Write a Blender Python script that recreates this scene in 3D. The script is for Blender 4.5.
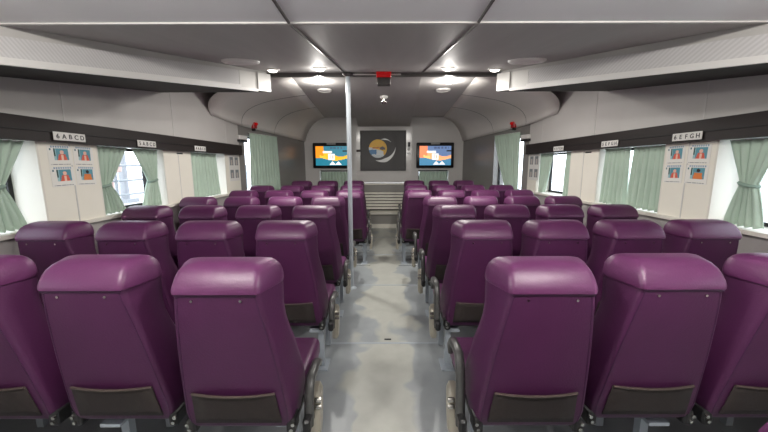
import bpy, bmesh, math, random
from mathutils import Vector, Matrix
random.seed(7)
for o in list(bpy.data.objects): bpy.data.objects.remove(o, do_unlink=True)
scene = bpy.context.scene
COL = scene.collection

# ------------------------------------------------------------------ camera / world / exposure
cam_data = bpy.data.cameras.new('camera'); cam = bpy.data.objects.new('camera', cam_data); COL.objects.link(cam)
cam_data.sensor_width = 36.0; cam_data.lens = 330.0 / 768.0 * 36.0; cam_data.clip_start = 0.05; cam_data.clip_end = 500
cam.location = (0, 0, 1.55); cam.rotation_euler = (math.radians(90 - 8.79), math.radians(0.15), 0)
scene.camera = cam
world = bpy.data.worlds.new('overcast_sky'); scene.world = world; world.use_nodes = True
wn = world.node_tree.nodes; wl = world.node_tree.links
wn['Background'].inputs['Color'].default_value = (0.92, 0.955, 1.0, 1); wn['Background'].inputs['Strength'].default_value = 4.5
vs = scene.view_settings
vs.view_transform = 'Standard'; vs.look = 'None'; vs.gamma = 1.0; vs.use_curve_mapping = False; vs.exposure = 0.0
LAMP_W = 2.0          # watts of one ceiling downlight

# ------------------------------------------------------------------ materials
def srgb(r, g, b):
    f = lambda c: (c / 255 / 12.92) if c / 255 <= 0.04045 else ((c / 255 + 0.055) / 1.055) ** 2.4
    return (f(r), f(g), f(b), 1)
MATS = {}
def mat(name, col, rough=0.5, metal=0.0, noise=0.0, nscale=8.0, bump=0.0, bscale=200.0, emit=0.0, sheen=0.0, spec=0.5, stretch=None, coat=0.0):
    m = bpy.data.materials.new(name); m.use_nodes = True
    nt = m.node_tree; b = nt.nodes['Principled BSDF']
    b.inputs['Base Color'].default_value = col; b.inputs['Roughness'].default_value = rough
    b.inputs['Metallic'].default_value = metal; b.inputs['Specular IOR Level'].default_value = spec
    b.inputs['Coat Weight'].default_value = coat
    if sheen: b.inputs['Sheen Weight'].default_value = sheen
    tc = nt.nodes.new('ShaderNodeTexCoord'); mp = nt.nodes.new('ShaderNodeMapping')
    if stretch: mp.inputs['Scale'].default_value = stretch
    nt.links.new(tc.outputs['Object'], mp.inputs['Vector'])
    if noise:
        n = nt.nodes.new('ShaderNodeTexNoise'); n.inputs['Scale'].default_value = nscale; n.inputs['Detail'].default_value = 5
        nt.links.new(mp.outputs['Vector'], n.inputs['Vector'])
        r = nt.nodes.new('ShaderNodeMapRange'); r.inputs['From Min'].default_value = 0.25; r.inputs['From Max'].default_value = 0.75
        r.inputs['To Min'].default_value = 1 - noise; r.inputs['To Max'].default_value = 1 + noise
        nt.links.new(n.outputs['Fac'], r.inputs['Value'])
        hsv = nt.nodes.new('ShaderNodeHueSaturation'); hsv.inputs['Color'].default_value = col
        nt.links.new(r.outputs['Result'], hsv.inputs['Value']); nt.links.new(hsv.outputs['Color'], b.inputs['Base Color'])
    if bump:
        n2 = nt.nodes.new('ShaderNodeTexNoise'); n2.inputs['Scale'].default_value = bscale; n2.inputs['Detail'].default_value = 3
        nt.links.new(mp.outputs['Vector'], n2.inputs['Vector'])
        bp = nt.nodes.new('ShaderNodeBump'); bp.inputs['Strength'].default_value = bump; bp.inputs['Distance'].default_value = 0.01
        nt.links.new(n2.outputs['Fac'], bp.inputs['Height']); nt.links.new(bp.outputs['Normal'], b.inputs['Normal'])
    if emit:
        b.inputs['Emission Color'].default_value = col; b.inputs['Emission Strength'].default_value = emit
    MATS[name] = m
    return m
M = MATS
mat('purple_leather', srgb(88, 40, 80), 0.42, noise=0.08, nscale=5, bump=0.12, bscale=140)
mat('purple_fabric', srgb(71, 26, 65), 0.5, noise=0.08, nscale=5, bump=0.12, bscale=140)
mat('purple_piping', srgb(62, 22, 60), 0.5)
mat('net_pocket', srgb(44, 36, 34), 0.8, noise=0.15, nscale=30, bump=0.3, bscale=300)
mat('pocket_band', srgb(62, 50, 45), 0.7)
mat('black_plastic', srgb(30, 30, 31), 0.45)
mat('grey_arm', srgb(84, 84, 83), 0.35, metal=0.3)
mat('beige_cover', srgb(180, 174, 160), 0.32, metal=0.5)
mat('chrome', srgb(210, 208, 200), 0.2, metal=1.0)
mat('leg_paint', srgb(160, 168, 176), 0.4)
mat('pole_paint', srgb(176, 184, 190), 0.35)
mat('wall_grey', srgb(200, 197, 194), 0.55, noise=0.03, nscale=3)
mat('wall_lower', srgb(168, 164, 162), 0.6, noise=0.04, nscale=3)
mat('wall_cream', srgb(238, 234, 222), 0.5, noise=0.03, nscale=3)
mat('sill_white', srgb(226, 222, 212), 0.45)
mat('joint_strip', srgb(205, 203, 200), 0.4)
mat('dark_brown', srgb(30, 22, 21), 0.6, noise=0.1, nscale=4)
mat('ceiling_white', srgb(238, 238, 240), 0.5, noise=0.02, nscale=2)
mat('ceiling_grey', srgb(178, 175, 172), 0.58, metal=0.0, noise=0.05, nscale=2, stretch=(6, 0.6, 1))
mat('ceiling_side', srgb(188, 185, 182), 0.58, metal=0.0, noise=0.04, nscale=2)
mat('ceiling_trim', srgb(96, 94, 92), 0.35, metal=0.5)
mat('lining_light', srgb(226, 222, 216), 0.45, noise=0.03, nscale=2)
mat('bow_dark', srgb(134, 131, 128), 0.28, noise=0.05, nscale=2)
mat('bow_wall', srgb(206, 203, 200), 0.45, noise=0.03, nscale=2)
mat('bow_panel', srgb(212, 209, 206), 0.15, noise=0.03, nscale=3)
mat('duct_metal', srgb(196, 194, 190), 0.45)
mat('duct_strip', srgb(208, 206, 203), 0.4)
mat('slot_dark', srgb(44, 41, 40), 0.7)  # on the soffit, this darkness is lack of light put into the colour
mat('bench_slat', srgb(240, 236, 224), 0.4)
mat('bench_grey', srgb(150, 147, 142), 0.5)
mat('tv_black', srgb(20, 20, 22), 0.3)
mat('tv_badge', srgb(150, 150, 150), 0.4)
mat('emblem_board', srgb(76, 74, 74), 0.5)
mat('emblem_frame', srgb(60, 58, 58), 0.45)
mat('silver', srgb(206, 206, 204), 0.35, metal=0.2)
mat('curtain_green', srgb(182, 202, 186), 0.85, noise=0.07, nscale=4, sheen=0.2)
mat('curtain_tie', srgb(138, 160, 148), 0.8)
mat('paper', srgb(232, 230, 224), 0.6)
mat('sign_white', srgb(226, 224, 220), 0.5)
mat('ink', srgb(40, 40, 44), 0.6)
mat('rubber', srgb(24, 24, 26), 0.6)
mat('red_plastic', srgb(170, 30, 34), 0.35)
mat('red_lens', srgb(190, 20, 24), 0.2, emit=0.25)
mat('lamp_glow', (1.0, 0.95, 0.85, 1), 0.5, emit=5.0)
mat('lamp_rim', srgb(220, 218, 212), 0.4)
mat('speaker_white', srgb(244, 242, 236), 0.5)
mat('speaker_mesh', srgb(236, 233, 228), 0.6, bump=0.5, bscale=400)
mat('quay_steel', srgb(150, 154, 160), 0.5)
mat('quay_pink', srgb(212, 178, 168), 0.6)
mat('quay_deck', srgb(206, 208, 210), 0.7, noise=0.1)
mat('sea_water', srgb(176, 186, 190), 0.15, noise=0.1, nscale=0.5)
mat('hull_white', srgb(214, 214, 216), 0.5)
def glass_mat():
    m = bpy.data.materials.new('window_glass'); m.use_nodes = True; nt = m.node_tree; nt.nodes.clear()
    out = nt.nodes.new('ShaderNodeOutputMaterial'); t = nt.nodes.new('ShaderNodeBsdfTransparent'); g = nt.nodes.new('ShaderNodeBsdfGlossy')
    t.inputs['Color'].default_value = (0.93, 0.95, 0.97, 1); g.inputs['Roughness'].default_value = 0.03
    mx = nt.nodes.new('ShaderNodeMixShader'); mx.inputs[0].default_value = 0.06
    nt.links.new(t.outputs[0], mx.inputs[1]); nt.links.new(g.outputs[0], mx.inputs[2]); nt.links.new(mx.outputs[0], out.inputs[0])
    MATS['window_glass'] = m
glass_mat()
def duct_cloth_mat():                       # white weave with fine diagonal hatching
    m = mat('duct_cloth', srgb(190, 188, 188), 0.55); nt = m.node_tree; b = nt.nodes['Principled BSDF']
    tc = nt.nodes.new('ShaderNodeTexCoord'); w = nt.nodes.new('ShaderNodeTexWave'); w.bands_direction = 'DIAGONAL'; w.inputs['Scale'].default_value = 22
    nt.links.new(tc.outputs['Object'], w.inputs['Vector'])
    r = nt.nodes.new('ShaderNodeMix'); r.data_type = 'RGBA'
    r.inputs[6].default_value = srgb(180, 178, 178); r.inputs[7].default_value = srgb(194, 192, 192)
    nt.links.new(w.outputs['Fac'], r.inputs[0]); nt.links.new(r.outputs[2], b.inputs['Base Color'])
duct_cloth_mat()
def floor_mat():                            # blue grey paint, worn pale along the walkway, with stains
    m = mat('deck_paint', srgb(150, 155, 156), 0.28); nt = m.node_tree; b = nt.nodes['Principled BSDF']; L = nt.links
    tc = nt.nodes.new('ShaderNodeTexCoord')
    sep = nt.nodes.new('ShaderNodeSeparateXYZ'); L.new(tc.outputs['Object'], sep.inputs[0])
    n = nt.nodes.new('ShaderNodeTexNoise'); n.inputs['Scale'].default_value = 1.9; n.inputs['Detail'].default_value = 2.5; n.inputs['Distortion'].default_value = 0.6
    L.new(tc.outputs['Object'], n.inputs['Vector'])
    ab = nt.nodes.new('ShaderNodeMath'); ab.operation = 'ABSOLUTE'; L.new(sep.outputs['X'], ab.inputs[0])
    # worn mask: 1 in the walkway centre, 0 by the seats, edge broken by noise
    ma = nt.nodes.new('ShaderNodeMath'); ma.operation = 'MULTIPLY_ADD'; ma.inputs[1].default_value = 0.85; ma.inputs[2].default_value = -0.20
    L.new(n.outputs['Fac'], ma.inputs[0])
    su = nt.nodes.new('ShaderNodeMath'); su.operation = 'SUBTRACT'; L.new(ma.outputs[0], su.inputs[0]); L.new(ab.outputs[0], su.inputs[1])
    r = nt.nodes.new('ShaderNodeMapRange'); r.inputs['From Min'].default_value = -0.02; r.inputs['From Max'].default_value = 0.03
    L.new(su.outputs[0], r.inputs['Value'])
    mx = nt.nodes.new('ShaderNodeMix'); mx.data_type = 'RGBA'; mx.inputs[6].default_value = srgb(146, 151, 154); mx.inputs[7].default_value = srgb(170, 171, 164)
    L.new(r.outputs['Result'], mx.inputs[0])
    n2 = nt.nodes.new('ShaderNodeTexNoise'); n2.inputs['Scale'].default_value = 7; n2.inputs['Detail'].default_value = 6
    L.new(tc.outputs['Object'], n2.inputs['Vector'])
    r2 = nt.nodes.new('ShaderNodeMapRange'); r2.inputs['From Min'].default_value = 0.3; r2.inputs['From Max'].default_value = 0.7; r2.inputs['To Min'].default_value = 0.92; r2.inputs['To Max'].default_value = 1.06
    L.new(n2.outputs['Fac'], r2.inputs['Value'])
    h = nt.nodes.new('ShaderNodeHueSaturation'); L.new(mx.outputs[2], h.inputs['Color']); L.new(r2.outputs['Result'], h.inputs['Value'])
    L.new(h.outputs['Color'], b.inputs['Base Color'])
    r3 = nt.nodes.new('ShaderNodeMapRange'); r3.inputs['To Min'].default_value = 0.28; r3.inputs['To Max'].default_value = 0.48
    L.new(n2.outputs['Fac'], r3.inputs['Value']); L.new(r3.outputs['Result'], b.inputs['Roughness'])
floor_mat()
def picture_mat(name, emit=0.0):            # flat print or screen: colours come from the mesh's face colours
    m = bpy.data.materials.new(name); m.use_nodes = True; nt = m.node_tree; b = nt.nodes['Principled BSDF']
    a = nt.nodes.new('ShaderNodeAttribute'); a.attribute_name = 'print'; nt.links.new(a.outputs['Color'], b.inputs['Base Color'])
    b.inputs['Roughness'].default_value = 0.4
    if emit:
        nt.links.new(a.outputs['Color'], b.inputs['Emission Color']); b.inputs['Emission Strength'].default_value = emit
    MATS[name] = m
picture_mat('print_paper'); picture_mat('screen_picture', 1.05)

# ------------------------------------------------------------------ mesh helpers
def mobj(name, verts, faces, m, parent=None, smooth=False, loc=None):
    me = bpy.data.meshes.new(name); me.from_pydata([tuple(v) for v in verts], [], faces); me.update()
    bm = bmesh.new(); bm.from_mesh(me); bmesh.ops.recalc_face_normals(bm, faces=bm.faces); bm.to_mesh(me); bm.free()
    if smooth:
        me.polygons.foreach_set('use_smooth', [True] * len(me.polygons))
    me.materials.append(M[m])
    o = bpy.data.objects.new(name, me); COL.objects.link(o)
    if parent: o.parent = parent
    if loc: o.location = loc
    return o
class MB:
    def __init__(s): s.v = []; s.f = []
    def add(s, vs_, fs_):
        b = len(s.v); s.v += [Vector(v) for v in vs_]; s.f += [tuple(b + i for i in f) for f in fs_]; return s
    def box(s, x0, x1, y0, y1, z0, z1):
        return s.hexa([(x0, y0, z0), (x1, y0, z0), (x1, y1, z0), (x0, y1, z0), (x0, y0, z1), (x1, y0, z1), (x1, y1, z1), (x0, y1, z1)])
    def hexa(s, p):
        return s.add(p, [(0, 3, 2, 1), (4, 5, 6, 7), (0, 1, 5, 4), (1, 2, 6, 5), (2, 3, 7, 6), (3, 0, 4, 7)])
    def rbox(s, x0, x1, y0, y1, z0, z1, r=0.01, seg=2):
        bm = bmesh.new(); bmesh.ops.create_cube(bm, size=1)
        for v in bm.verts: v.co = Vector(((x0 + x1) / 2 + v.co.x * (x1 - x0), (y0 + y1) / 2 + v.co.y * (y1 - y0), (z0 + z1) / 2 + v.co.z * (z1 - z0)))
        bmesh.ops.bevel(bm, geom=list(bm.edges), offset=r, segments=seg, affect='EDGES', profile=0.5)
        bm.verts.index_update()
        s.add([v.co.copy() for v in bm.verts], [tuple(v.index for v in f.verts) for f in bm.faces]); bm.free(); return s
    def tube(s, pts, r, n=8, cap=True):
        pts = [Vector(p) for p in pts]; b = len(s.v); k = len(pts)
        for i, p in enumerate(pts):
            t = (pts[min(i + 1, k - 1)] - pts[max(i - 1, 0)]).normalized()
            up = Vector((0, 0, 1)) if abs(t.z) < 0.9 else Vector((1, 0, 0))
            a = t.cross(up).normalized(); c = a.cross(t)
            rr = r[i] if isinstance(r, (list, tuple)) else r
            for j in range(n):
                an = 2 * math.pi * j / n; s.v.append(p + a * (rr * math.cos(an)) + c * (rr * math.sin(an)))
        for i in range(k - 1):
            for j in range(n):
                s.f.append((b + i * n + j, b + i * n + (j + 1) % n, b + (i + 1) * n + (j + 1) % n, b + (i + 1) * n + j))
        if cap:
            s.f.append(tuple(b + j for j in range(n))[::-1]); s.f.append(tuple(b + (k - 1) * n + j for j in range(n)))
        return s
    def cyl(s, p0, p1, r, n=12): return s.tube([p0, p1], r, n)
    def lathe(s, prof, n=20, c=(0, 0, 0)):
        b = len(s.v); c = Vector(c)
        for (r, z) in prof:
            for j in range(n):
                a = 2 * math.pi * j / n; s.v.append(c + Vector((r * math.cos(a), r * math.sin(a), z)))
        for i in range(len(prof) - 1):
            for j in range(n):
                s.f.append((b + i * n + j, b + i * n + (j + 1) % n, b + (i + 1) * n + (j + 1) % n, b + (i + 1) * n + j))
        s.f.append(tuple(b + j for j in range(n))); s.f.append(tuple(b + (len(prof) - 1) * n + j for j in range(n)))
        return s
    def loft(s, rings, cap=True):
        b = len(s.v); n = len(rings[0])
        for r in rings: s.v += [Vector(p) for p in r]
        for i in range(len(rings) - 1):
            for j in range(n):
                s.f.append((b + i * n + j, b + i * n + (j + 1) % n, b + (i + 1) * n + (j + 1) % n, b + (i + 1) * n + j))
        if cap:
            s.f.append(tuple(b + j for j in range(n))[::-1]); s.f.append(tuple(b + (len(rings) - 1) * n + j for j in range(n)))
        return s
    def xf(s, mtx): s.v = [mtx @ v for v in s.v]; return s
    def build(s, name, m, parent=None, smooth=False, loc=None): return mobj(name, s.v, s.f, m, parent, smooth, loc)
def autosmooth(o, deg=40):
    me = o.data; me.polygons.foreach_set('use_smooth', [True] * len(me.polygons))
    bm = bmesh.new(); bm.from_mesh(me)
    for e in bm.edges:
        if len(e.link_faces) == 2 and e.calc_face_angle(0) > math.radians(deg): e.smooth = False
    bm.to_mesh(me); bm.free(); return o
def tag(o, label=None, cat=None, group=None, kind=None):
    if label: o['label'] = label
    if cat: o['category'] = cat
    if group: o['group'] = group
    if kind: o['kind'] = kind
    return o
def empty(name, loc=(0, 0, 0), rz=0):
    o = bpy.data.objects.new(name, None); COL.objects.link(o); o.location = loc; o.rotation_euler = (0, 0, rz); o.empty_display_size = 0.1
    return o
def copy_tree(o, parent=None):
    c = o.copy(); COL.objects.link(c)
    if parent: c.parent = parent
    for ch in list(o.children): copy_tree(ch, c)
    return c
def struct(o): o['kind'] = 'structure'; return o
def picture(name, w, h, nu, nv, fn, m, parent=None):   # flat print in local XZ, facing -Y
    vs_ = [((i / nu - .5) * w, 0, (j / nv - .5) * h) for j in range(nv + 1) for i in range(nu + 1)]
    fs_ = [(j * (nu + 1) + i, j * (nu + 1) + i + 1, (j + 1) * (nu + 1) + i + 1, (j + 1) * (nu + 1) + i) for j in range(nv) for i in range(nu)]
    me = bpy.data.meshes.new(name); me.from_pydata(vs_, [], fs_); me.update()
    at = me.color_attributes.new('print', 'FLOAT_COLOR', 'CORNER')
    data = []
    for j in range(nv):
        for i in range(nu):
            c = srgb(*fn((i + .5) / nu, (j + .5) / nv)); data += list(c) * 4
    at.data.foreach_set('color', data)
    me.materials.append(M[m]); o = bpy.data.objects.new(name, me); COL.objects.link(o)
    if parent: o.parent = parent
    return o
def text_mesh(name, s, size, m, parent, loc, rot):
    cu = bpy.data.curves.new(name, 'FONT'); cu.body = s; cu.size = size; cu.align_x = 'CENTER'; cu.align_y = 'CENTER'; cu.extrude = 0.0008; cu.offset = size * 0.012
    t = bpy.data.objects.new(name, cu); COL.objects.link(t)
    bpy.context.view_layer.update()
    me = bpy.data.meshes.new_from_object(t.evaluated_get(bpy.context.evaluated_depsgraph_get()))
    bpy.data.objects.remove(t, do_unlink=True)
    me.materials.clear(); me.materials.append(M[m])
    o = bpy.data.objects.new(name, me); COL.objects.link(o); o.parent = parent; o.location = loc; o.rotation_euler = rot
    return o

# ------------------------------------------------------------------ the room: dimensions
XW = 2.57            # inner face of the side walls
ZS, ZT = 1.09, 1.74  # window opening
YB = -2.4            # rear bulkhead
YJ = 1.77            # joint between flat and rising ceiling
YM = 4.05            # beam
YE = 5.95            # end of the straight side wall
YF = 8.40            # front bulkhead
XF = 1.98            # half width of the cabin at the front bulkhead
def zc(y): return 2.25 + 0.159 * (max(y, YJ) - YJ)          # ceiling height aft of the beam
def zs(y): return 2.057 + 0.147 * (max(y, -.5) - 1.75)      # soffit height outboard of the duct
def xb(y): return 1.90 - 0.6 * (y - 1.75) / 2.2             # duct face

fl = MB().box(-3.0, 3.0, YB - 0.1, YF + 0.1, -0.12, 0).build('floor', 'deck_paint'); struct(fl)
# thin weld ridges across the deck
wr = MB()
for y in (2.70, 4.12, 5.6, 7.0): wr.box(-0.7, 0.7, y - 0.012, y + 0.012, 0, 0.002)
wr.build('deck_seam', 'leg_paint', fl)

# ------------------------------------------------------------------ side walls
SIDES = {'left': -1, 'right': 1}
WINS_OF = {'left': [(-1.6, -0.65), (-0.05, 0.9), (1.50, 2.50), (3.0, 3.92), (4.45, 5.42)], 'right': [(-1.5, -0.55), (0.05, 1.0), (1.62, 2.60), (3.06, 4.02), (4.60, 5.62)]}  # first two openings per side are unseen, added to let in daylight
win_n = 0
def make_window(parent_name_index, mtx, u0, u1, z0, z1, v):
    """frame and pane in local (u, v outward, z) coordinates mapped by mtx"""
    e = struct(empty('window_%d' % parent_name_index))
    fr = MB()
    t = 0.03
    fr.box(u0, u1, v, v + 0.03, z0, z0 + t).box(u0, u1, v, v + 0.03, z1 - t, z1).box(u0, u0 + t, v, v + 0.03, z0 + t, z1 - t).box(u1 - t, u1, v, v + 0.03, z0 + t, z1 - t)
    fr.xf(mtx).build('window_frame', 'rubber', e)
    MB().box(u0 + t, u1 - t, v + 0.01, v + 0.016, z0 + t, z1 - t).xf(mtx).build('pane', 'window_glass', e)
    return e
def frame_mtx(o, d, n):   # local u -> d, v -> n (outward), z -> up
    return Matrix(((d[0], n[0], 0, o[0]), (d[1], n[1], 0, o[1]), (0, 0, 1, 0), (0, 0, 0, 1)))
for side, s in SIDES.items():
    w = struct(empty('wall_%s' % side)); WINS = WINS_OF[side]
    mt = frame_mtx((s * XW, 0), (0, 1), (s, 0))
    def part(name, m, u0, u1, v0, v1, z0, z1): return MB().box(u0, u1, v0, v1, z0, z1).xf(mt).build(name, m, w)
    # lower panels with joints
    ys = [YB, -1.5, -0.1, 1.32, 2.74, 4.14, 5.5, YE]
    for a, b in zip(ys[:-1], ys[1:]):
        part('lower_panel', 'wall_lower', a + 0.003, b - 0.003, 0, 0.27, 0, ZS - 0.03)
        part('upper_panel', 'wall_grey', a + 0.003, b - 0.003, 0, 0.27, ZT, 2.75)
        part('joint_strip', 'joint_strip', b - 0.006, b + 0.006, -0.004, 0.01, 1.9, 2.6)
    part('sill', 'sill_white', YB, YE, -0.03, 0.27, ZS - 0.03, ZS)
    edges = [YB] + [q for ww in WINS for q in ww] + [YE]
    for i in range(0, len(edges), 2):
        a, b = edges[i], edges[i + 1]
        part('cream_panel', 'wall_cream', a, b, 0, 0.27, ZS, ZT)
        mid = (a + b) / 2
        if 0 < mid < 5: part('joint_strip', 'joint_strip', mid - 0.005, mid + 0.005, -0.003, 0.002, ZS, ZT)
    for (a, b) in WINS:
        # white reveals lining the niche
        rv = MB().box(a, a + 0.015, 0.001, 0.27, ZS, ZT).box(b - 0.015, b, 0.001, 0.27, ZS, ZT).xf(mt).build('window_reveal', 'sill_white', w)
        win_n += 1; make_window(win_n, mt, a + 0.0155, b - 0.0155, ZS + 0.005, ZT - 0.005, 0.22)
    # pelmet board above the windows
    p = MB().box(YB + 0.02, YE - 0.02, -0.07, 0.0, ZT - 0.01, 1.895).xf(mt).build('window_pelmet', 'dark_brown')
    MB().box(YB + 0.02, YE - 0.02, -0.078, -0.0702, 1.80, 1.806).xf(mt).build('groove_strip', 'rubber', p)
    tag(p, 'long dark brown board above the windows of the %s wall' % side, 'pelmet')

# ------------------------------------------------------------------ slanted forward side walls
DEFS = {}
for side, s in SIDES.items():
    w = struct(empty('wall_bow_%s' % side))
    a = Vector((s * XW, YE)); b = Vector((s * XF, YF)); d = (b - a); LN = d.length; d.normalize()
    n = Vector((d.y, -d.x)) * (1 if s > 0 else -1)
    mt = frame_mtx(a, d, n); DEFS[side] = (mt, LN)
    u0, u1, z0, z1 = 0.16, 1.12, 1.05, 2.08
    def part(name, m, ua, ub, va, vb, za, zb): return MB().box(ua, ub, va, vb, za, zb).xf(mt).build(name, m, w)
    part('lower_panel', 'bow_dark', 0, LN + .2, 0, 0.25, 0, z0)
    part('upper_panel', 'bow_dark', 0, LN + .2, 0, 0.25, z1, 2.75)
    part('aft_panel', 'bow_dark', 0, u0, 0, 0.25, z0, z1)
    part('forward_panel', 'bow_dark', u1, LN + .2, 0, 0.25, z0, z1)
    win_n += 1; make_window(win_n, mt, u0, u1, z0, z1, 0.12)

# ------------------------------------------------------------------ front bulkhead and rear bulkhead
wf = struct(empty('wall_front'))
def fpart(name, m, *b): return MB().box(*b).build(name, m, wf)
WX0, WX1, WZ0, WZ1 = 0.86, 1.62, 0.98, 1.42       # small windows under the screens
for s in (-1, 1):
    sx = lambda a, b: (min(s * a, s * b), max(s * a, s * b))
    fpart('side_panel', 'bow_wall', *sx(0.74, WX0), YF, YF + .15, 0, 2.9)
    fpart('side_panel', 'bow_wall', *sx(WX1, 2.6), YF, YF + .15, 0, 2.9)
    fpart('side_panel', 'bow_wall', *sx(WX0, WX1), YF, YF + .15, 0, WZ0)
    fpart('side_panel', 'bow_wall', *sx(WX0, WX1), YF, YF + .15, WZ1, 2.9)
    a, b = sx(0.70, 0.76); fpart('door_post', 'joint_strip', a, b, YF - .035, YF - .0005, 0, 2.5)
    win_n += 1
    make_window(win_n, frame_mtx((0, YF), (1, 0), (0, 1)), *sx(WX0, WX1), WZ0, WZ1, 0.10)
    fr = MB(); a, b = sx(WX0, WX1)
    fr.box(a - .025, b + .025, YF - .015, YF - .0005, WZ1, WZ1 + .025).box(a - .025, b + .025, YF - .015, YF - .0005, WZ0 - .025, WZ0).box(a - .025, a, YF - .015, YF - .0005, WZ0, WZ1).box(b, b + .025, YF - .015, YF - .0005, WZ0, WZ1)
    fr.build('window_surround', 'joint_strip', wf)
for i, (z0, z1) in enumerate([(0, 1.10), (1.106, 1.83), (1.836, 2.9)]):
    fpart('centre_panel', 'bow_panel', -.7395, .7395, YF, YF + .15, z0, z1)
for s in (-1, 1): fpart('joint_strip', 'joint_strip', *((-.695, -.57) if s < 0 else (.57, .695)), YF - .008, YF - .0005, 1.82, 1.85)
struct(MB().box(-2.9, 2.9, YB - .1, YB, 0, 2.9).build('wall_back', 'wall_grey'))

# ------------------------------------------------------------------ ceilings
ce = struct(empty('ceiling'))
def quadslab(p, t, name, m, parent):      # p: four corners seen from below, thickened upward
    return MB().hexa([Vector(q) for q in p] + [Vector(q) + Vector((0, 0, t)) for q in p]).build(name, m, parent)
XI = 0.45
xs_ = [-2.84, -0.47, 0.47, 2.84]
for a, b in zip(xs_[:-1], xs_[1:]):
    quadslab([(a + .003, YB, 2.25), (b - .003, YB, 2.25), (b - .003, YJ, 2.25), (a + .003, YJ, 2.25)], .05, 'flat_panel', 'ceiling_white', ce)
MB().box(-2.84, 2.84, YJ - 0.012, YJ + 0.004, 2.243, 2.2495).build('edge_trim', 'joint_strip', ce)
zm = zc(YM)
quadslab([(-.47 + .004, YJ, 2.25), (.47 - .004, YJ, 2.25), (XI - .004, YM, zm), (-XI + .004, YM, zm)], .05, 'centre_panel', 'ceiling_grey', ce)
for s in (-1, 1):
    quadslab([(s * .474, YJ, 2.25), (s * 2.2, YJ, 2.25), (s * 1.9, YM, zm), (s * (XI + .004), YM, zm)], .05, 'side_panel', 'ceiling_grey', ce)
    # raised cover strip along the joint between the panels
    MB().tube([(s * .47, YB, 2.248), (s * .47, YJ - .01, 2.248)], .008, 6).build('joint_rod', 'ceiling_trim', ce)
    MB().tube([(s * .47, YJ + .01, 2.249), (s * XI, YM, zm - .002)], .008, 6).build('joint_rod', 'ceiling_trim', ce)
    # soffit outboard of the duct, its shade put into a dark colour
    for y0, y1 in ((-.5, 1.0), (1.0, 3.0), (3.0, 4.0)):
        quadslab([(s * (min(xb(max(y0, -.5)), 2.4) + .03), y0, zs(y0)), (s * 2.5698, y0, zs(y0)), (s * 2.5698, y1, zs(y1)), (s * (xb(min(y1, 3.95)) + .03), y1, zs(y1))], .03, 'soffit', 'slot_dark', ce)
# forward ceiling
ZF = 2.49
quadslab([(-XI, YM + .06, zm - .01), (XI, YM + .06, zm - .01), (.64, YF, ZF), (-.64, YF, ZF)], .3, 'bow_centre_panel', 'ceiling_grey', ce)
for s in (-1, 1):
    quadslab([(s * (XI + .006), YM + .06, zm), (s * 1.12, YM + .06, zm), (s * 1.46, YF, 2.71), (s * .646, YF, 2.71)], .05, 'bow_side_panel', 'ceiling_side', ce)
    # curved lining between the ceiling and the slanted wall
    NU, NT = 12, 10; vs_ = []; fs_ = []
    for i in range(NT + 1):
        t = i / NT
        up = Vector((1.12, YM + .06, zm)).lerp(Vector((1.46, YF, 2.71)), t)
        yl = 5.05 + (YF - 5.05) * t
        lo = Vector(((XW if yl < YE else XW + (XF - XW) * (yl - YE) / (YF - YE)) - .014, yl, 2.29 - .16 * t))
        co = Vector((lo.x - .02 - .13 * t, up.y * .4 + lo.y * .6, up.z - .03 - .06 * t))
        c1 = up.lerp(co, .75); c2 = lo.lerp(co, .72)
        for j in range(NU + 1):
            q = j / NU; p = up * (1 - q) ** 3 + c1 * (3 * q * (1 - q) ** 2) + c2 * (3 * q * q * (1 - q)) + lo * q ** 3
            vs_.append((s * p.x, p.y, p.z))
    for i in range(NT):
        for j in range(NU):
            k = i * (NU + 1) + j; fs_.append((k, k + 1, k + NU + 2, k + NU + 1))
    ln = mobj('bow_lining', vs_, fs_, 'lining_light', ce, True)
    so = ln.modifiers.new('thick', 'SOLIDIFY'); so.thickness = 0.012; so.offset = 0
    for i in (3, 6):
        pts = [Vector(vs_[i * (NU + 1) + j]) - Vector((0, 0, .004)) for j in range(NU + 1)]
        MB().tube(pts, .006, 6).build('lining_joint', 'ceiling_trim', ce)
    # filler above the duct end, and closing panel over the slanted wall
    quadslab([(s * 1.0, YM - .1, 2.64), (s * 2.82, YM - .1, 2.64), (s * 2.82, YF, 2.76), (s * 1.0, YF, 2.76)], .03, 'upper_filler', 'wall_grey', ce)
MB().box(-2.9, 2.9, YB - .1, YF + .2, 2.92, 2.98).build('light_stop_plate', 'wall_grey', ce)  # unseen plate added above all ceilings to stop light leaking in
bm_ = MB().box(-1.36, 1.36, YM, YM + .06, zm - .035, zm + .1).build('trim_1', 'ceiling_trim'); struct(bm_)
MB().tube([(-.36, YM - .02, zm - .025), (.2, YM - .02, zm - .025)], .009, 8).build('conduit', 'joint_strip', bm_)

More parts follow.
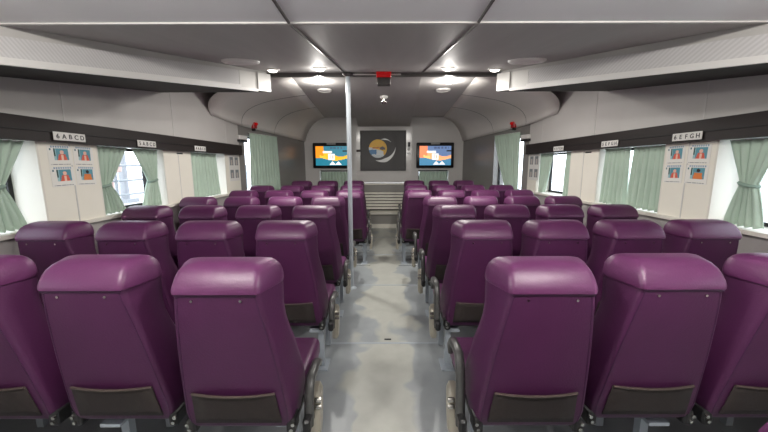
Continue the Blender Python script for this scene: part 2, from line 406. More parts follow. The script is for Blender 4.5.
# ------------------------------------------------------------------ overhead ducts
for side, s in SIDES.items():
    e = empty('overhead_duct', (s * xb(2.8), 2.8, zs(2.8)))
    inv = Matrix.Translation(-Vector(e.location))
    def seg(y0, y1, za, zb, off, th, name, m):
        A, B = xb(y0), xb(y1)
        f = lambda y, k: zs(y) + k * (2.19 + .1745 * (y - 1.75) - zs(y))
        p = [(s * (A - off), y0, f(y0, za)), (s * (A - off + th), y0, f(y0, za)), (s * (B - off + th), y1, f(y1, za)), (s * (B - off), y1, f(y1, za)),
             (s * (A - off), y0, f(y0, zb)), (s * (A - off + th), y0, f(y0, zb)), (s * (B - off + th), y1, f(y1, zb)), (s * (B - off), y1, f(y1, zb))]
        return MB().hexa(p).xf(inv).build(name, m, e)
    seg(.55, 3.45, 0, .985, 0, .1, 'cloth_cover', 'duct_cloth')
    q_ = [(s * (xb(y) + a), y, z_) for z_ in (0, 1) for (y, a) in ((.55, .03), (.55, .09), (3.94, .09), (3.94, .03))]
    MB().hexa([(p[0], p[1], (zc(p[1]) - .002 if p[2] else 2.17 + .1745 * (p[1] - 1.75))) for p in q_]).xf(inv).build('hanger_rail', 'ceiling_grey', e)
    seg(.55, 3.45, -.06, .22, .018, .018, 'edge_strip', 'duct_strip')
    seg(3.455, 3.72, 0, .985, 0, .1, 'metal_panel', 'duct_metal')
    seg(3.725, 3.95, 0, .985, .012, .3, 'end_box', 'duct_metal')
    seg(3.455, 3.72, -.06, .1, .012, .012, 'edge_strip', 'duct_strip')
    tag(e, 'long pale overhead duct sloping along the ceiling above the %s seats' % side, 'duct')

# ------------------------------------------------------------------ seats
def ring(wr, wf_, yr, yf, z, rr=.022, rf=.055, tilt=0):
    P = [(-wr, yr), (wr, yr), (wf_, yf), (-wf_, yf)]; R = [rr, rr, rf, rf]; out = []
    for i in range(4):
        p = Vector(P[i]); a = (Vector(P[i - 1]) - p).normalized(); b = (Vector(P[(i + 1) % 4]) - p).normalized()
        k = min(R[i], .42 * min(wr * 2, abs(yf - yr)))
        A = p + a * k; B = p + b * k
        for t in (0, .33, .67, 1):
            q = A * (1 - t) ** 2 + p * (2 * t * (1 - t)) + B * t * t
            out.append((q.x, q.y, z + tilt * (q.y - yr)))
    return out
BACK = [  # z, rear half width, front half width, rear y, front y
    (.372, .215, .228, .140, .275), (.392, .231, .246, .124, .300), (.46, .236, .2528, .108, .355), (.54, .229, .2528, .093, .350), (.61, .223, .2528, .080, .315), (.68, .216, .2528, .067, .275), (.77, .206, .248, .051, .237),
    (.84, .197, .237, .038, .210), (.90, .189, .228, .027, .194), (.96, .180, .223, .016, .188), (1.02, .170, .224, .006, .191), (1.057, .164, .224, .002, .192)]
HEAD = [(1.0575, .164, .2245, .001, .192), (1.061, .1685, .2265, -.008, .193), (1.073, .169, .2285, -.008, .196), (1.090, .168, .2280, -.002, .197), (1.114, .165, .225, .012, .195), (1.134, .160, .219, .028, .190),
        (1.149, .151, .207, .046, .182), (1.159, .137, .189, .064, .172), (1.164, .115, .160, .080, .160), (1.166, .085, .12, .095, .150)]
def rear_at(z):   # rear face centre line and half width at height z
    for (z0, a0, b0, c0, d0), (z1, a1, b1, c1, d1) in zip(BACK[:-1], BACK[1:]):
        if z0 <= z <= z1:
            t = (z - z0) / (z1 - z0); return a0 + (a1 - a0) * t, c0 + (c1 - c0) * t
    return BACK[-1][1], BACK[-1][3]
def make_seat():
    r = empty('ferry_seat')
    o = MB().loft([ring(a, b, c, d, z) for z, a, b, c, d in BACK]).build('backrest', 'purple_fabric', r); autosmooth(o, 50)
    # piping along both rear edges of the back panel and below the headrest
    for s in (-1, 1):
        pts = []
        for k in range(10):
            z = .40 + k * (1.045 - .40) / 9; w_, y_ = rear_at(z); pts.append((s * (w_ - .016), y_ + .002, z))
        MB().tube(pts, .0035, 5).build('piping', 'purple_piping', o)
    h = MB().loft([ring(a, b, c, d, z, .02, .06) for z, a, b, c, d in HEAD]).build('headrest', 'purple_leather', r); autosmooth(h, 45)
    MB().tube([(-.16, .001, 1.054), (.16, .001, 1.054)], .004, 6).build('headrest_seam', 'purple_piping', h)
    for s in (-1, 1):
        y_ = rear_at(1.032)[1]
        MB().cyl((s * .095, y_ - .006, 1.032), (s * .095, y_ + .004, 1.032), .0055, 8).build('snap_button', 'chrome', r)
    # net pocket, sagging open a little at its top edge
    rows = []
    for k in range(6):
        z = .415 + k * .165 / 5; w_, y_ = rear_at(z); hw = (.190 - .012 * k / 5)
        rows.append([(hw * u, y_ - .006 - .014 * (k / 5) * (1 - u * u), z + (-.006 * (1 - u * u) if k == 5 else 0)) for u in (-1, -.6, -.2, .2, .6, 1)])
    vs_ = [p for rw in rows for p in rw]; fs_ = [(i * 6 + j, i * 6 + j + 1, i * 6 + j + 7, i * 6 + j + 6) for i in range(5) for j in range(5)]
    pk = mobj('net_pocket', vs_, fs_, 'net_pocket', r, True); so = pk.modifiers.new('thick', 'SOLIDIFY'); so.thickness = .006; so.offset = 0
    MB().tube([Vector(p) + Vector((0, -.003, 0)) for p in rows[5]], .006, 6).build('pocket_band', 'pocket_band', pk)
    # cushion
    c = MB().rbox(-.2525, .2525, .30, .72, .378, .50, .04, 3).build('seat_cushion', 'purple_leather', r); autosmooth(c, 60)
    MB().rbox(-.235, .235, .22, .68, .335, .378, .012, 1).build('seat_pan', 'black_plastic', r)
    for s in (-1, 1):
        hb = MB().rbox(s * .225 - .022, s * .225 + .022, .12, .20, .345, .42, .012, 2).build('hinge_bracket', 'black_plastic', r)
        for k, dz in enumerate((-.012, .014)):
            MB().cyl((s * .225 + s * (.004 + .008 * k), .112, .383 + dz), (s * .225 + s * (.004 + .008 * k), .122, .383 + dz), .0085, 8).build('bolt', 'chrome', hb)
    return r
def make_arm(root, s, lift=0.0):     # s: side of the seat on which the walkway lies
    x = s * .292
    a = empty('armrest'); a.parent = root
    # curved dark arm: up from the rear pivot, over, and forward
    pts = []
    for k in range(9):
        t = k / 8 * math.pi * .5
        pts.append((x, .205 + .07 * (1 - math.cos(t)), .43 + (.10 + lift) * math.sin(t)))
    pts = [(x, .19, .33), (x, .198, .385)] + pts + [(x, .33, .531 + lift), (x, .40, .522 + lift), (x, .44, .50 + lift * .8), (x, .452, .47 + lift * .6)]
    rr = []
    b = MB(); rings = []
    for i, p in enumerate(pts):
        p = Vector(p); t = (Vector(pts[min(i + 1, len(pts) - 1)]) - Vector(pts[max(i - 1, 0)])).normalized()
        nrm = Vector((0, -t.z, t.y)); hx, hn = .021, .019
        if i == len(pts) - 1: hx, hn = .012, .008
        rings.append([p + Vector((hx * c1, 0, 0)) + nrm * (hn * c2) for c1, c2 in ((-1, -.5), (-.5, -1), (.5, -1), (1, -.5), (1, .5), (.5, 1), (-.5, 1), (-1, .5))])
    autosmooth(b.loft(rings).build('arm', 'grey_arm', a), 50)
    # rounded side cover plate
    prof = []
    for k in range(20):
        an = 2 * math.pi * k / 20; sy, sz = math.cos(an), math.sin(an)
        prof.append((.285 + .046 * abs(sy) ** .7 * (1 if sy > 0 else -1) + .03 * sz, .34 + .125 * abs(sz) ** .7 * (1 if sz > 0 else -1)))
    def rg(x_, k): return [(x_, .285 + (p[0] - .285) * k, .34 + (p[1] - .34) * k) for p in prof]
    cv = MB().loft([rg(x - .004 * s, .96), rg(x + .004 * s, 1), rg(x + .030 * s, 1), rg(x + .042 * s, .84)]).build('side_cover', 'beige_cover', a); autosmooth(cv, 40)
    for z in (.385, .42):
        MB().cyl((x + .02 * s, .245, z), (x + .050 * s, .245, z), .012, 10).build('bolt', 'chrome', a)
    MB().rbox(x - .018, x + .018, .13, .24, .33, .40, .01, 1).build('pivot_block', 'black_plastic', a)
    return a

seat_plain = make_seat()
seat_armL = copy_tree(seat_plain); make_arm(seat_armL, 1)     # left bank: walkway on +X
seat_armR = copy_tree(seat_plain); make_arm(seat_armR, -1, .12)
protos = [seat_plain, seat_armL, seat_armR]
Y1, PITCH, SP = 1.25, .90, .53
SPS = {'left': (.56, .535), 'right': (.54, .508)}
ROWC = [.65, .69, .69, .70, .52, .57, .62]
RAISE = [0, 0, 0, 0, .01, .03, .07]
ROWN = ['nearest', 'second', 'third', 'fourth', 'fifth', 'sixth', 'farthest']
SEATN = ['beside the walkway', 'second from the walkway', 'third from the walkway', 'beside the wall']
used = set()
def place(proto, loc):
    if proto.name not in used:
        used.add(proto.name); o = proto
    else: o = copy_tree(proto)
    o.location = loc; return o
for ri in range(7):
    for side, s in SIDES.items():
        nseat = 3 if ri == 6 else 4
        for k in range(nseat):
            x = s * (ROWC[ri] + SPS[side][min(ri, 1)] * k)
            pr = seat_plain if k else (seat_armL if s < 0 else seat_armR)
            x = max(-2.31, min(2.31, x))
            o = place(pr, (x, Y1 + PITCH * ri - (.045 if (ri == 0 and k == 0) else 0), RAISE[ri]))
            where = SEATN[k]
            if ri == 6 and k == 2: where = 'beside the slanted wall'
            row = 'nearest full row' if ri == 0 else ROWN[ri] + ' row'
            tag(o, 'purple leather seat %s in the %s on the %s' % (where, row, side), 'seat', 'purple passenger seats in rows')
# one seat of the row behind, its top just in the lower right corner
o = copy_tree(seat_plain); o.location = (.82, .30, 0)
tag(o, 'purple seat cut off at the bottom right corner, closest of all', 'seat', 'purple passenger seats in rows')

# ------------------------------------------------------------------ seat frames (beam and legs under each row)
def make_leg(parent, x, s, m='leg_paint'):
    lg = MB().box(x - .02, x + .02, .20, .24, .012, .318).build('leg', m, parent)
    MB().box(x - .05, x + .05, .15, .30, 0, .012).build('foot_plate', m, lg)
    MB().box(*sorted((x + s * .075, x - s * .02)), .15, .55, .318, .334).build('top_bracket', m, lg)
    MB().box(x - .02, x + .02, .50, .54, .012, .318).build('front_post', m, lg)
    return lg
for ri in range(7):
    for side, s in SIDES.items():
        n = 3 if ri == 6 else 4
        e = empty('seat_frame', (s * ROWC[ri], Y1 + PITCH * ri, RAISE[ri]))
        x0 = -.20; x1 = SP * (n - 1) + .2
        lo, hi = (x0, x1) if s > 0 else (-x1, -x0)
        # tubes lie just under the seat pans, between the posts
        MB().box(lo, hi, .30, .34, .29, .3175).build('rear_beam', 'black_plastic', e)
        MB().box(lo, hi, .44, .48, .29, .3175).build('front_beam', 'black_plastic', e)
        offs = (-.205, .63, 1.40) if n == 4 else (-.205, .9)
        if RAISE[ri] > 0:
            pass
        for q in offs: make_leg(e, s * q, s)
        tag(e, 'grey metal leg frame under the %s of seats on the %s' % (('nearest full row' if ri == 0 else ROWN[ri] + ' row'), side), 'seat frame', 'leg frames under the seat rows')
# low deck ramps under the raised front rows
for ri in (4, 5, 6):
    for side, s in SIDES.items():
        x0 = ROWC[ri] - .30; x1 = 2.5 if ri < 6 else 1.95
        y = Y1 + PITCH * ri
        MB().box(min(s * x0, s * x1), max(s * x0, s * x1), y + .10, y + .62 if ri < 6 else y + .7, 0, RAISE[ri]).build('raised_deck', 'deck_paint', fl)

# ------------------------------------------------------------------ pole
e = empty('support_pole', (-.415, 4.02, 0))
autosmooth(MB().lathe([(.027, .012), (.027, zc(4.0) - .02)], 20).build('tube', 'pole_paint', e), 50)
autosmooth(MB().lathe([(.062, 0), (.062, .006), (.045, .012), (.028, .03), (.027, .03)], 20).build('foot_flange', 'pole_paint', e), 50)
autosmooth(MB().lathe([(.027, zc(4.0) - .045), (.05, zc(4.0) - .035), (.06, zc(4.0) - .02)], 20).build('top_flange', 'ceiling_trim', e), 50)
tag(e, 'pale grey round metal pole standing at the left of the walkway', 'pole')

# ------------------------------------------------------------------ curtains
def curtain(name, mtx, u0, u1, z0, z1, v, kind, label, pleats=7, group='green window curtains', side_anchor=.5, tie=.45):
    """hourglass (tied) or straight curtain; local u along wall, v outward"""
    NU_, NZ = pleats * 6, 18; root = empty(name)
    cu = (u0 + u1) / 2
    vs_ = []
    for j in range(NZ + 1):
        t = j / NZ; z = z1 + (z0 - z1) * t
        if kind == 'tied':
            d = abs(t - tie) / (tie if t < tie else 1 - tie)
            k = .26 + .74 * min(1, d) ** (1.0 if t < tie else .75) * (1 if t < tie else .62)
            anchor = u0 + (u1 - u0) * side_anchor
        elif kind == 'swept':      # gathered sideways towards one edge at the foot
            k = 1 - .62 * t ** 1.2; anchor = u0 + (u1 - u0) * side_anchor
        else:
            k = .93 + .09 * t; anchor = cu
        amp = .022 if kind != 'tied' else (.016 + .012 * (1 - k))
        for i in range(NU_ + 1):
            q = i / NU_; u = u0 + (u1 - u0) * q
            u = anchor + (u - anchor) * k
            ph = q * pleats * 2 * math.pi + .8 * math.sin(3 * q + 2 * t)
            vv = v + amp * math.sin(ph) * (.55 + .45 * t) + .007 * math.sin(2.7 * ph + 1 + 3 * t)
            vs_.append(mtx @ Vector((u, vv, z + .006 * math.sin(ph) * (1 if j == NZ else 0))))
    fs_ = []
    for j in range(NZ):
        for i in range(NU_):
            a = j * (NU_ + 1) + i; fs_.append((a, a + 1, a + NU_ + 2, a + NU_ + 1))
    base = mtx @ Vector((cu, v, z0)); root.location = base
    inv = Matrix.Translation(-base)
    o = mobj('cloth', [inv @ p for p in vs_], fs_, 'curtain_green', root, True)
    so = o.modifiers.new('thick', 'SOLIDIFY'); so.thickness = .004; so.offset = 0
    if kind == 'tied':
        z = z1 + (z0 - z1) * tie; an = u0 + (u1 - u0) * side_anchor; hw = (u1 - u0) * .14 + .01
        uc = an + ((u0 + u1) / 2 - an) * .26
        pts = []
        b = MB(); rings = []
        for k in range(17):
            a_ = 2 * math.pi * k / 16
            pts.append(inv @ (mtx @ Vector((uc + hw * math.cos(a_), v + .036 * math.sin(a_), z + .012 * math.cos(a_)))))
        b.tube(pts, .013, 6).build('tie_band', 'curtain_tie', root)
    MB().cyl(inv @ (mtx @ Vector((u0, v, z1 - .004))), inv @ (mtx @ Vector((u1, v, z1 - .004))), .006, 6).build('curtain_rail', 'joint_strip', root)
    tag(root, label, 'curtain', group)
    return root
mtL = frame_mtx((-XW, 0), (0, 1), (-1, 0)); mtR = frame_mtx((XW, 0), (0, 1), (1, 0))
CV = .05; Z0c, Z1c = ZS + .012, ZT - .012
curtain('window_curtain', mtL, 2.04, 2.46, Z0c, Z1c, CV, 'tied', 'green curtain tied at its waist at the far left edge', 6, side_anchor=.35, tie=.52)
curtain('window_curtain', mtL, 3.02, 3.42, Z0c, Z1c, CV, 'tied', 'green curtain tied back at the near side of the open left window', 6, side_anchor=.08, tie=.58)
curtain('window_curtain', mtL, 3.50, 3.88, Z0c, Z1c, CV, 'tied', 'green curtain tied back at the far side of the open left window', 6, side_anchor=.72, tie=.55)
curtain('window_curtain', mtL, 4.47, 5.24, Z0c, Z1c, CV, 'straight', 'green curtain drawn closed across the third left window', 9)
curtain('window_curtain', mtR, 2.20, 2.55, Z0c, Z1c, CV, 'tied', 'green curtain tied at its waist at the far right edge', 5, side_anchor=.5, tie=.52)
curtain('window_curtain', mtR, 3.09, 3.53, Z0c, Z1c, CV, 'straight', 'green curtain drawn closed beside the right life jacket notices', 6)
curtain('window_curtain', mtR, 3.57, 3.97, Z0c, Z1c, CV, 'straight', 'green curtain drawn closed at the far half of the right window', 6)
curtain('window_curtain', mtR, 4.62, 4.80, Z0c, Z1c, CV, 'straight', 'narrow green curtain bunched at the near edge of the far right window', 3)
curtain('window_curtain', mtR, 5.20, 5.58, Z0c, Z1c, CV, 'swept', 'narrow green curtain bunched at the far edge of the far right window', 4, side_anchor=.9)
mb, LN = DEFS['left']
curtain('window_curtain', mb, .24, 1.20, 1.02, 2.14, -.05, 'straight', 'tall green curtain hanging before the slanted left front wall', 10)
mb2, _ = DEFS['right']
curtain('window_curtain', mb2, .22, 1.05, 1.02, 2.14, -.05, 'swept', 'tall green curtain swept aside at the slanted right front wall', 9, side_anchor=.0)
mf = frame_mtx((0, YF), (1, 0), (0, 1))
curtain('window_curtain', mf, -WX1 + .01, -WX0 - .01, WZ0 + .005, WZ1 - .03, .035, 'straight', 'small green curtain under the left screen', 9)
curtain('window_curtain', mf, WX0 + .01, WX1 - .01, WZ0 + .005, WZ1 - .03, .035, 'straight', 'small green curtain under the right screen', 9)

# ------------------------------------------------------------------ screens on the front bulkhead
def pic_screen(warm):
    def fn(u, v):
        w1 = .62 + .16 * math.sin(5.2 * u + .6) ; w2 = .36 + .10 * math.sin(4.4 * u + 2.0)
        c = (30, 120, 142) if v < w2 else ((246, 186, 40) if v < w1 else (52, 120, 140))
        if warm: c = (70, 130, 165) if v < w2 else ((250, 176, 120) if v < w1 else (96, 120, 160))
        if u < .24 and v > .40: c = (244, 150, 34) if not warm else (246, 140, 96)
        if .12 < u < .34 and w2 < v < w2 + .12: c = (250, 200, 60) if not warm else (250, 206, 120)
        if .22 < u < .52 and .66 < v < .76: c = (240, 240, 240)
        if .40 < u < .60 and .30 < v < .62: c = (246, 246, 246)
        if .45 < u < .48 and .34 < v < .56: c = (190, 160, 140)
        if .53 < u < .56 and .34 < v < .52: c = (200, 180, 150)
        if .44 < u < .92 and .84 < v < .96 and int(u * 28) % 3 != 0: c = (60, 90, 110) if not warm else (70, 84, 120)
        for cx in (.53, .72):
            if abs(u - cx) < .10 * (1 - (v - .03) / .20) and .03 < v < .22: c = (250, 250, 250)
        if u > .86 and .70 < v < .78: c = (30, 34, 40)
        return c
    return fn
for side, s in SIDES.items():
    cx = -1.30 if s < 0 else 1.27
    e = empty('wall_screen', (cx, YF - .10, 1.785))
    autosmooth(MB().rbox(-.465, .465, 0, .07, -.31, .31, .025, 2).build('casing', 'tv_black', e), 40)
    MB().box(-.25, .25, .07, .0995, -.12, .12).build('wall_mount', 'black_plastic', e)
    p = picture('display', .78, .47, 48, 28, pic_screen(s > 0), 'screen_picture', e); p.location = (0, -.002, -.01)
    MB().box(-.11, .11, -.006, .02, .262, .306).build('badge', 'tv_badge', e)
    tag(e, ('left of the two wall screens showing an orange and teal picture' if s < 0 else 'right of the two wall screens showing a peach and blue picture'), 'screen', 'screens on the front wall')

# ------------------------------------------------------------------ emblem board
e = empty('emblem_board', (-.02, YF - .06, 1.90))
MB().box(-.55, .55, .012, .055, -.44, .44).build('back_plate', 'emblem_board', e)
fb = MB().box(-.57, .57, 0, .058, .44, .49).box(-.57, .57, 0, .058, -.49, -.44).box(-.57, -.52, 0, .058, -.44, .44).box(.52, .57, 0, .058, -.44, .44)
fb.build('frame', 'emblem_frame', e)
def disc_pic():
    vs_ = [(0, 0, 0)]; fs_ = []; cols = []
    NR, NA = 10, 40; R = .225
    pts = lambda i, j: (R * i / NR * math.cos(2 * math.pi * j / NA), 0, R * i / NR * math.sin(2 * math.pi * j / NA))
    vs_ = [pts(i, j) for i in range(1, NR + 1) for j in range(NA)] + [(0, 0, 0)]
    for i in range(NR):
        for j in range(NA):
            if i == 0: fs_.append((NR * NA, j, (j + 1) % NA))
            else: fs_.append(((i - 1) * NA + j, i * NA + j, i * NA + (j + 1) % NA, (i - 1) * NA + (j + 1) % NA))
            rr = (i + .5) / NR; a = 2 * math.pi * (j + .5) / NA; x, z = rr * math.cos(a), rr * math.sin(a)
            c = (252, 196, 56)
            if z < -.1 - .25 * x: c = (232, 236, 236)
            if x < -.15 and -.62 < z < -.12: c = (84, 140, 190)
            if x > .62: c = (238, 186, 60)
            if z < -.72: c = (214, 222, 224)
            if -.55 < x < .3 and .02 < z < .16: c = (206, 120, 40)
            if .15 < x < .75 and -.14 + .3 * abs(x - .5) < z < .26 - .5 * abs(x - .55): c = (96, 92, 92)
            cols.append((c, 3 if i == 0 else 4))
    me = bpy.data.meshes.new('emblem_disc'); me.from_pydata(vs_, [], fs_); me.update()
    at = me.color_attributes.new('print', 'FLOAT_COLOR', 'CORNER'); data = []
    for c, k in cols: data += list(srgb(*c)) * k
    at.data.foreach_set('color', data); me.materials.append(M['print_paper'])
    o = bpy.data.objects.new('emblem_disc', me); COL.objects.link(o); o.parent = e; o.location = (-.13, .004, .05)
disc_pic()
MB().tube([(-.13, .0045, .05), (-.13, .0118, .05)], .225, 40).build('disc_backing', 'silver', e)
def crescent(c, r_in, r_out, a0, a1, taper0, taper1, name):
    outer = []; inner = []; N = 20
    for k in range(N + 1):
        t = k / N; a = math.radians(a0 + (a1 - a0) * t); w = min(1, t / taper0 if taper0 else 1, (1 - t) / taper1 if taper1 else 1)
        rm = (r_in + r_out) / 2; hw = (r_out - r_in) / 2 * max(w, .04)
        outer.append((c[0] + (rm + hw) * math.cos(a), c[1] + (rm + hw) * math.sin(a))); inner.append((c[0] + (rm - hw) * math.cos(a), c[1] + (rm - hw) * math.sin(a)))
    b = MB()
    for k in range(N):
        q = [outer[k], outer[k + 1], inner[k + 1], inner[k]]
        b.hexa([(p[0], .0035, p[1]) for p in q] + [(p[0], .0119, p[1]) for p in q])
    b.build(name, 'silver', e)
crescent((-.07, .13), .335, .43, -108, -8, .35, .6, 'silver_swoosh')
crescent((.02, .03), .235, .265, 45, 110, .5, .3, 'upper_swoosh')
tag(e, 'dark framed board with round yellow emblem and silver swoosh between the screens', 'emblem')

# ------------------------------------------------------------------ slatted bench at the front
e = empty('slatted_bench', (0, YF - .03, 0))
MB().box(-.69, .69, -.06, .028, .88, 1.06).build('top_board', 'bench_grey', e)
MB().box(-.69, .69, -.10, .028, 1.06, 1.085).build('top_ledge', 'bench_slat', e)
MB().box(-.69, .69, 0, .028, .40, .88).build('back_board', 'slot_dark', e)
for k in range(6):
    z = .435 + k * .076
    MB().rbox(-.69, .69, -.04, 0, z, z + .058, .008, 1).build('slat', 'bench_slat', e)
MB().rbox(-.69, .69, -.34, .028, .34, .40, .012, 1).build('seat_board', 'bench_slat', e)
MB().box(-.68, .68, -.28, -.26, .10, .34).build('front_board', 'bench_grey', e)
MB().box(-.69, .69, -.32, .028, 0, .10).build('plinth', 'bench_slat', e)
tag(e, 'pale slatted bench at the front end of the walkway', 'bench')

# ------------------------------------------------------------------ seat row number plates on the pelmets
def plate(side, y, z, txt, label, w=.27):
    s = SIDES[side]; e = empty('row_number_plate', (s * (XW - .0795), y, z), math.radians(90 if s < 0 else -90))
    # local: X along wall towards reading direction, -Y into the cabin
    autosmooth(MB().rbox(-w / 2, w / 2, -.006, 0.001, -.032, .032, .003, 1).build('plate', 'sign_white', e), 40)
    for i, ch in enumerate(txt):
        text_mesh('letter', ch, .05, 'ink', e, ((i - (len(txt) - 1) / 2) * w * .19, -.0068, -.002), (math.radians(90), 0, 0))
    tag(e, label, 'sign', 'row number plates on the dark boards')
for side, L4 in (('left', 'ABCD'), ('right', 'EFGH')):
    for y, d in (((2.68, '6'), (3.54, '5'), (4.56, '4')) if side == 'left' else ((2.78, '6'), (3.72, '5'), (4.80, '4'))):
        plate(side, y, 1.775, d + L4, 'white row plate %s on the %s dark board' % ({'6': 'nearest the camera', '5': 'in the middle of three', '4': 'farthest from the camera'}[d], side))

# ------------------------------------------------------------------ life jacket notices
def notice_fn(k):
    def fn(u, v):
        c = (236, 234, 228)
        if v > .90 and .1 < u < .9 and int(u * 40) % 4: c = (150, 170, 190)
        if v < .14 and int(u * 44) % 5 and int(v * 60) % 3 == 0 and .06 < u < .9: c = (120, 122, 126)
        if .06 < u < .14 and .78 < v < .86: c = (70, 110, 120)
        if .22 < u < .88 and .26 < v < .86:
            c = (92, 152, 168)
            if u < .34: c = (160, 196, 200)
            if .22 < u < .31 and .48 < v < .86: c = (24, 70, 66)
            x, y = (u - .58) / .27, (v - .26) / .56
            if k < 3:
                if abs(x) < .78 - .45 * y and y < .55: c = (222, 96, 74)
                if abs(x) < .14 and y < .5: c = (240, 200, 180)
                if x * x * 2.6 + (y - .72) ** 2 * 9 < .32: c = (236, 190, 170)
            else:
                if abs(x) < .80 - .2 * y and y < .62: c = (226, 130, 66)
                if x * x * 3 + (y - .82) ** 2 * 9 < .3: c = (50, 36, 34)
        return c
    return fn
def notice(mtx_side, y, z, w, h, k, label, tilt=0, v=-.004):
    s = SIDES[mtx_side]
    e = empty('safety_notice', (s * XW, y, z), math.radians(90 if s < 0 else -90))
    MB().box(-w / 2, w / 2, -.0025, -.0004, -h / 2, h / 2).build('sheet', 'paper', e)
    p = picture('print', w * .98, h * .98, 30, 30, notice_fn(k), 'print_paper', e); p.location = (0, -.0032, 0)
    e.rotation_euler[1] = tilt
    tag(e, label, 'notice', 'life jacket notices on the cream panels')
POS = ['upper', 'upper', 'lower', 'lower']
for side in ('left', 'right'):
    ys = (2.66, 2.865)
    for k in range(4):
        col = k % 2
        y = ys[col] if side == 'left' else (2.955 if col == 0 else 2.735)
        z = 1.63 if k < 2 else 1.465
        near = y < 2.8
        lab = '%s life jacket notice nearer the camera on the %s wall' if near else '%s life jacket notice farther from the camera on the %s wall'
        notice(side, y, z, .185 if not near else .195, .155, k, lab % (POS[k], side), .02 * (1 if k % 2 else -1))
# the small group of four grey notices by the last window
for side in ('left', 'right'):
    s = SIDES[side]
    e = empty('notice_sheet', (s * (XW - .0005), 5.72, 1.505), math.radians(90 if s < 0 else -90))
    MB().box(-.19, .19, -.003, -.0004, -.22, .22).build('sheet', 'paper', e)
    def gfn(u, v):
        du, dv = (u * 2) % 1, (v * 2) % 1
        c = (226, 224, 220)
        if .2 < du < .82 and .2 < dv < .85:
            c = (120, 126, 130)
            if (du - .5) ** 2 * 5 + (dv - .45) ** 2 * 4 < .18: c = (186, 178, 172)
        return c
    p = picture('print', .37, .43, 24, 28, gfn, 'print_paper', e); p.location = (0, -.0036, 0)
    tag(e, 'white sheet with four grey pictures past the last %s window' % side, 'notice')
# dark blue strip label on the cream panels
for side in ('left', 'right'):
    s = SIDES[side]
    e = MB().box(-.06, .06, -.003, 0, -.008, .008).build('strip_label', 'ink', None, loc=(s * (XW - .0005), 4.22, 1.70)); e.rotation_euler = (0, 0, math.radians(90 if s < 0 else -90))
    tag(e, 'thin dark strip label high on the %s cream panel' % side, 'label')

# ------------------------------------------------------------------ red call boxes and white exit plates beside the front windows
for side in ('left', 'right'):
    s = SIDES[side]; mt, _ = DEFS[side]
    rz = math.atan2((mt @ Vector((1, 0, 0)) - mt @ Vector((0, 0, 0))).y, (mt @ Vector((1, 0, 0)) - mt @ Vector((0, 0, 0))).x)
    p = mt @ Vector((.42, -.05, 2.30))
    e = empty('alarm_box', p, rz if s < 0 else rz + math.pi)
    MB().rbox(-.055, .055, -.03, .045, -.07, .07, .01, 1).build('body', 'red_plastic', e)
    MB().lathe([(.028, 0), (.028, .03), (.02, .04)], 12, (0, 0, .0)).xf(Matrix.Rotation(math.radians(90), 4, 'X')).xf(Matrix.Translation((0, -.03, .01))).build('lens', 'red_lens', e)
    MB().box(-.02, .02, -.012, .04, -.115, -.07).build('cable_gland', 'black_plastic', e)
    tag(e, 'small red alarm box above the tall %s front curtain' % side, 'alarm')
    p = mt @ Vector((.075, -.035, 2.02))
    e = empty('exit_lamp', p, rz if s < 0 else rz + math.pi)
    MB().rbox(-.11, .11, -.03, .034, -.02, .055, .012, 1).build('diffuser', 'sign_white', e)
    MB().rbox(-.11, .11, -.03, .034, -.06, -.02, .008, 1).build('base', 'black_plastic', e)
    tag(e, 'small white emergency lamp beside the tall %s front curtain' % side, 'lamp')
e = MB().rbox(-.16, .16, -.03, .0, -.045, .045, .008, 1).build('wall_vent_box', 'joint_strip', None, loc=(-1.02, YF, 2.20)); tag(e, 'white rectangular box on the front wall above the left screen', 'wall box')
e = empty('wall_intercom', (.625, YF - .001, 2.02))
MB().rbox(-.028, .028, -.03, 0, -.02, .09, .006, 1).build('body', 'black_plastic', e); MB().rbox(-.03, .03, -.025, 0, -.11, -.03, .006, 1).build('socket', 'sign_white', e)
tag(e, 'small black and white wall fitting right of the emblem board', 'wall fitting')
e = MB().box(-.06, .06, -.004, 0, -.03, .03).build('warning_sticker', 'pocket_band', None, loc=(-.63, YF - .001, 1.90)); tag(e, 'small brown sticker left of the emblem board', 'sticker')

# ------------------------------------------------------------------ ceiling lamps, speakers, warning light, sprinkler
def downlight(x, y, z, nrm, label, r=.055, watts=None, down=9.0, spread=180):
    e = empty('ceiling_downlight', (x, y, z)); q = Vector((0, 0, -1)).rotation_difference(Vector(nrm).normalized())
    e.rotation_mode = 'QUATERNION'; e.rotation_quaternion = q
    autosmooth(MB().lathe([(r + .018, 0), (r + .016, -.008), (r, -.012), (r - .002, -.004)], 24).build('rim', 'lamp_rim', e), 50)
    autosmooth(MB().lathe([(r - .003, -.004), (r - .004, -.012), (r * .75, -.024), (r * .4, -.031), (.004, -.033)], 24).build('diffuser', 'lamp_glow', e), 60)
    L = bpy.data.lights.new('downlight_lamp', 'POINT'); L.shadow_soft_size = .04; L.energy = watts or LAMP_W; L.color = (1.0, .965, .91)
    lo = bpy.data.objects.new('downlight_lamp', L); COL.objects.link(lo); lo.parent = e; lo.location = (0, 0, -.085)
    if down:
        A = bpy.data.lights.new('downlight_beam', 'AREA'); A.shape = 'DISK'; A.size = r * 2; A.energy = down; A.spread = math.radians(spread); A.color = (1.0, .965, .91)
        ao = bpy.data.objects.new('downlight_beam', A); COL.objects.link(ao); ao.parent = e; ao.location = (0, 0, -.04)
    tag(e, label, 'ceiling light', 'round ceiling downlights')
    return e
nA = Vector((0, .159, -1)); nB = Vector((0, 0, -1))
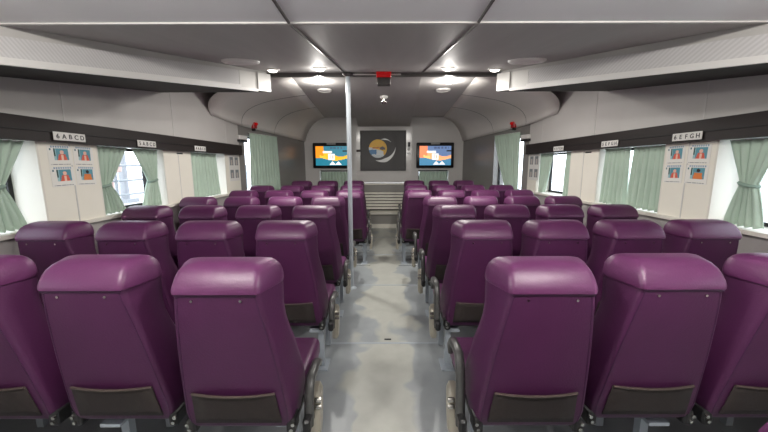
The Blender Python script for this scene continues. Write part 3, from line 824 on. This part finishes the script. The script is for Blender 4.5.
for side, s in SIDES.items():
    downlight(s * 1.18, 3.70, zc(3.70), nA, 'round lit downlight beside the far end of the %s duct' % side, watts=.1, down=1.0, spread=40)
    downlight(s * .66, 3.60, zc(3.6), nA, 'round lit downlight just aft of the ceiling beam, %s of the walkway' % side)
    zz = zm + (2.71 - zm) * (4.48 - YM) / (YF - YM)
    downlight(s * .84, 4.48, zz, nB, 'round lit downlight just beyond the ceiling beam, %s of the walkway' % side, watts=12.0, down=28.0)
    for y in (.45, -1.2): downlight(s * 1.0, y, 2.25, nB, 'added unseen fill light in the flat white ceiling, %s side, %s' % (side, 'over the nearest rows' if y > 0 else 'at the back'), .09, 66.0 if y > 0 else 4.0, 0)  # unseen lights added to brighten the near ceiling and walls
def speaker(x, y, z, nrm, r, label):
    e = empty('ceiling_speaker', (x, y, z)); q = Vector((0, 0, -1)).rotation_difference(Vector(nrm).normalized()); e.rotation_mode = 'QUATERNION'; e.rotation_quaternion = q
    autosmooth(MB().lathe([(r, 0), (r * .98, -.012), (r * .86, -.022), (r * .82, -.016)], 32).build('rim', 'speaker_white', e), 50)
    autosmooth(MB().lathe([(r * .82, -.010), (r * .6, -.018), (r * .2, -.022), (.004, -.022)], 32).build('grille', 'speaker_mesh', e), 60)
    tag(e, label, 'speaker', 'round ceiling speakers')
for side, s in SIDES.items():
    speaker(s * 1.26, 3.08, zc(3.08), nA, .16, 'large round white ceiling speaker beside the %s duct' % side)
    speaker(s * .86, 5.02, zm + (2.71 - zm) * (5.02 - YM) / (YF - YM), nB, .11, 'smaller round ceiling speaker beyond the beam on the %s' % side)
e = empty('warning_light', (0, YM - .06, zm - .04))
autosmooth(MB().rbox(-.085, .085, -.05, .055, -.035, .045, .012, 2).build('red_lens', 'red_lens', e), 50)
autosmooth(MB().rbox(-.078, .078, -.045, .05, -.12, -.036, .01, 2).build('housing', 'ceiling_trim', e), 50)
tag(e, 'red topped warning light box hanging at the ceiling beam', 'warning light')
zz = zm - .01 + (ZF - zm + .01) * (5.2 - YM - .06) / (YF - YM - .06)
e = empty('dome_camera', (0, 5.2, zz))
autosmooth(MB().lathe([(.06, 0), (.06, -.02), (.045, -.035), (.02, -.04)], 20).build('base', 'speaker_white', e), 50)
autosmooth(MB().lathe([(.022, -.036), (.02, -.06), (.055, -.075), (.055, -.085), (.03, -.11), (.008, -.118)], 20).build('dome', 'chrome', e), 50)
tag(e, 'small dome fitting under the ceiling beyond the beam', 'ceiling fitting')
# small dark mark on the deck
e = MB().box(-.03, .03, -.008, .008, 0, .006).build('floor_scrap', 'ink', None, loc=(.03, 2.76, .0)); tag(e, 'small dark scrap lying on the walkway floor', 'scrap')

# ------------------------------------------------------------------ outside: water, quay with railing
tag(MB().box(-140, 140, -100, 160, -1.6, -1.5).build('sea', 'sea_water'), 'grey harbour water outside the windows', 'water', kind='stuff')
qd = MB().box(-11, -5.2, -4, 30, -1.4, .62).build('quay', 'quay_deck'); tag(qd, 'pale quay outside the left windows', 'quay')
e = empty('quay_railing', (-5.5, 5, .62))
for k in range(12): MB().cyl((0, -6 + k * 1.3, 0), (0, -6 + k * 1.3, .95), .03, 8).build('post', 'quay_steel', e)
for z in (.32, .62, .93): MB().cyl((0, -6, z), (0, 8.4, z), .022, 8).build('rail', 'quay_steel', e)
tag(e, 'grey tube railing on the quay outside the left window', 'railing')
e = empty('lamp_mast', (-6.6, 8.4, .62)); MB().cyl((0, 0, 0), (0, 0, 5), .1, 10).build('mast', 'quay_steel', e); MB().box(-.2, .2, -.2, .2, 0, .1).build('foot', 'quay_steel', e)
tag(e, 'grey mast standing on the quay behind the railing', 'mast')
e = empty('mooring_post', (-6.2, 7.2, .62)); autosmooth(MB().lathe([(.3, 0), (.26, .1), (.26, .75), (.42, .8), (.44, .95), (.2, 1.0)], 16).build('post', 'quay_pink', e), 40)
tag(e, 'pinkish mooring post on the quay seen through the left window', 'mooring post')
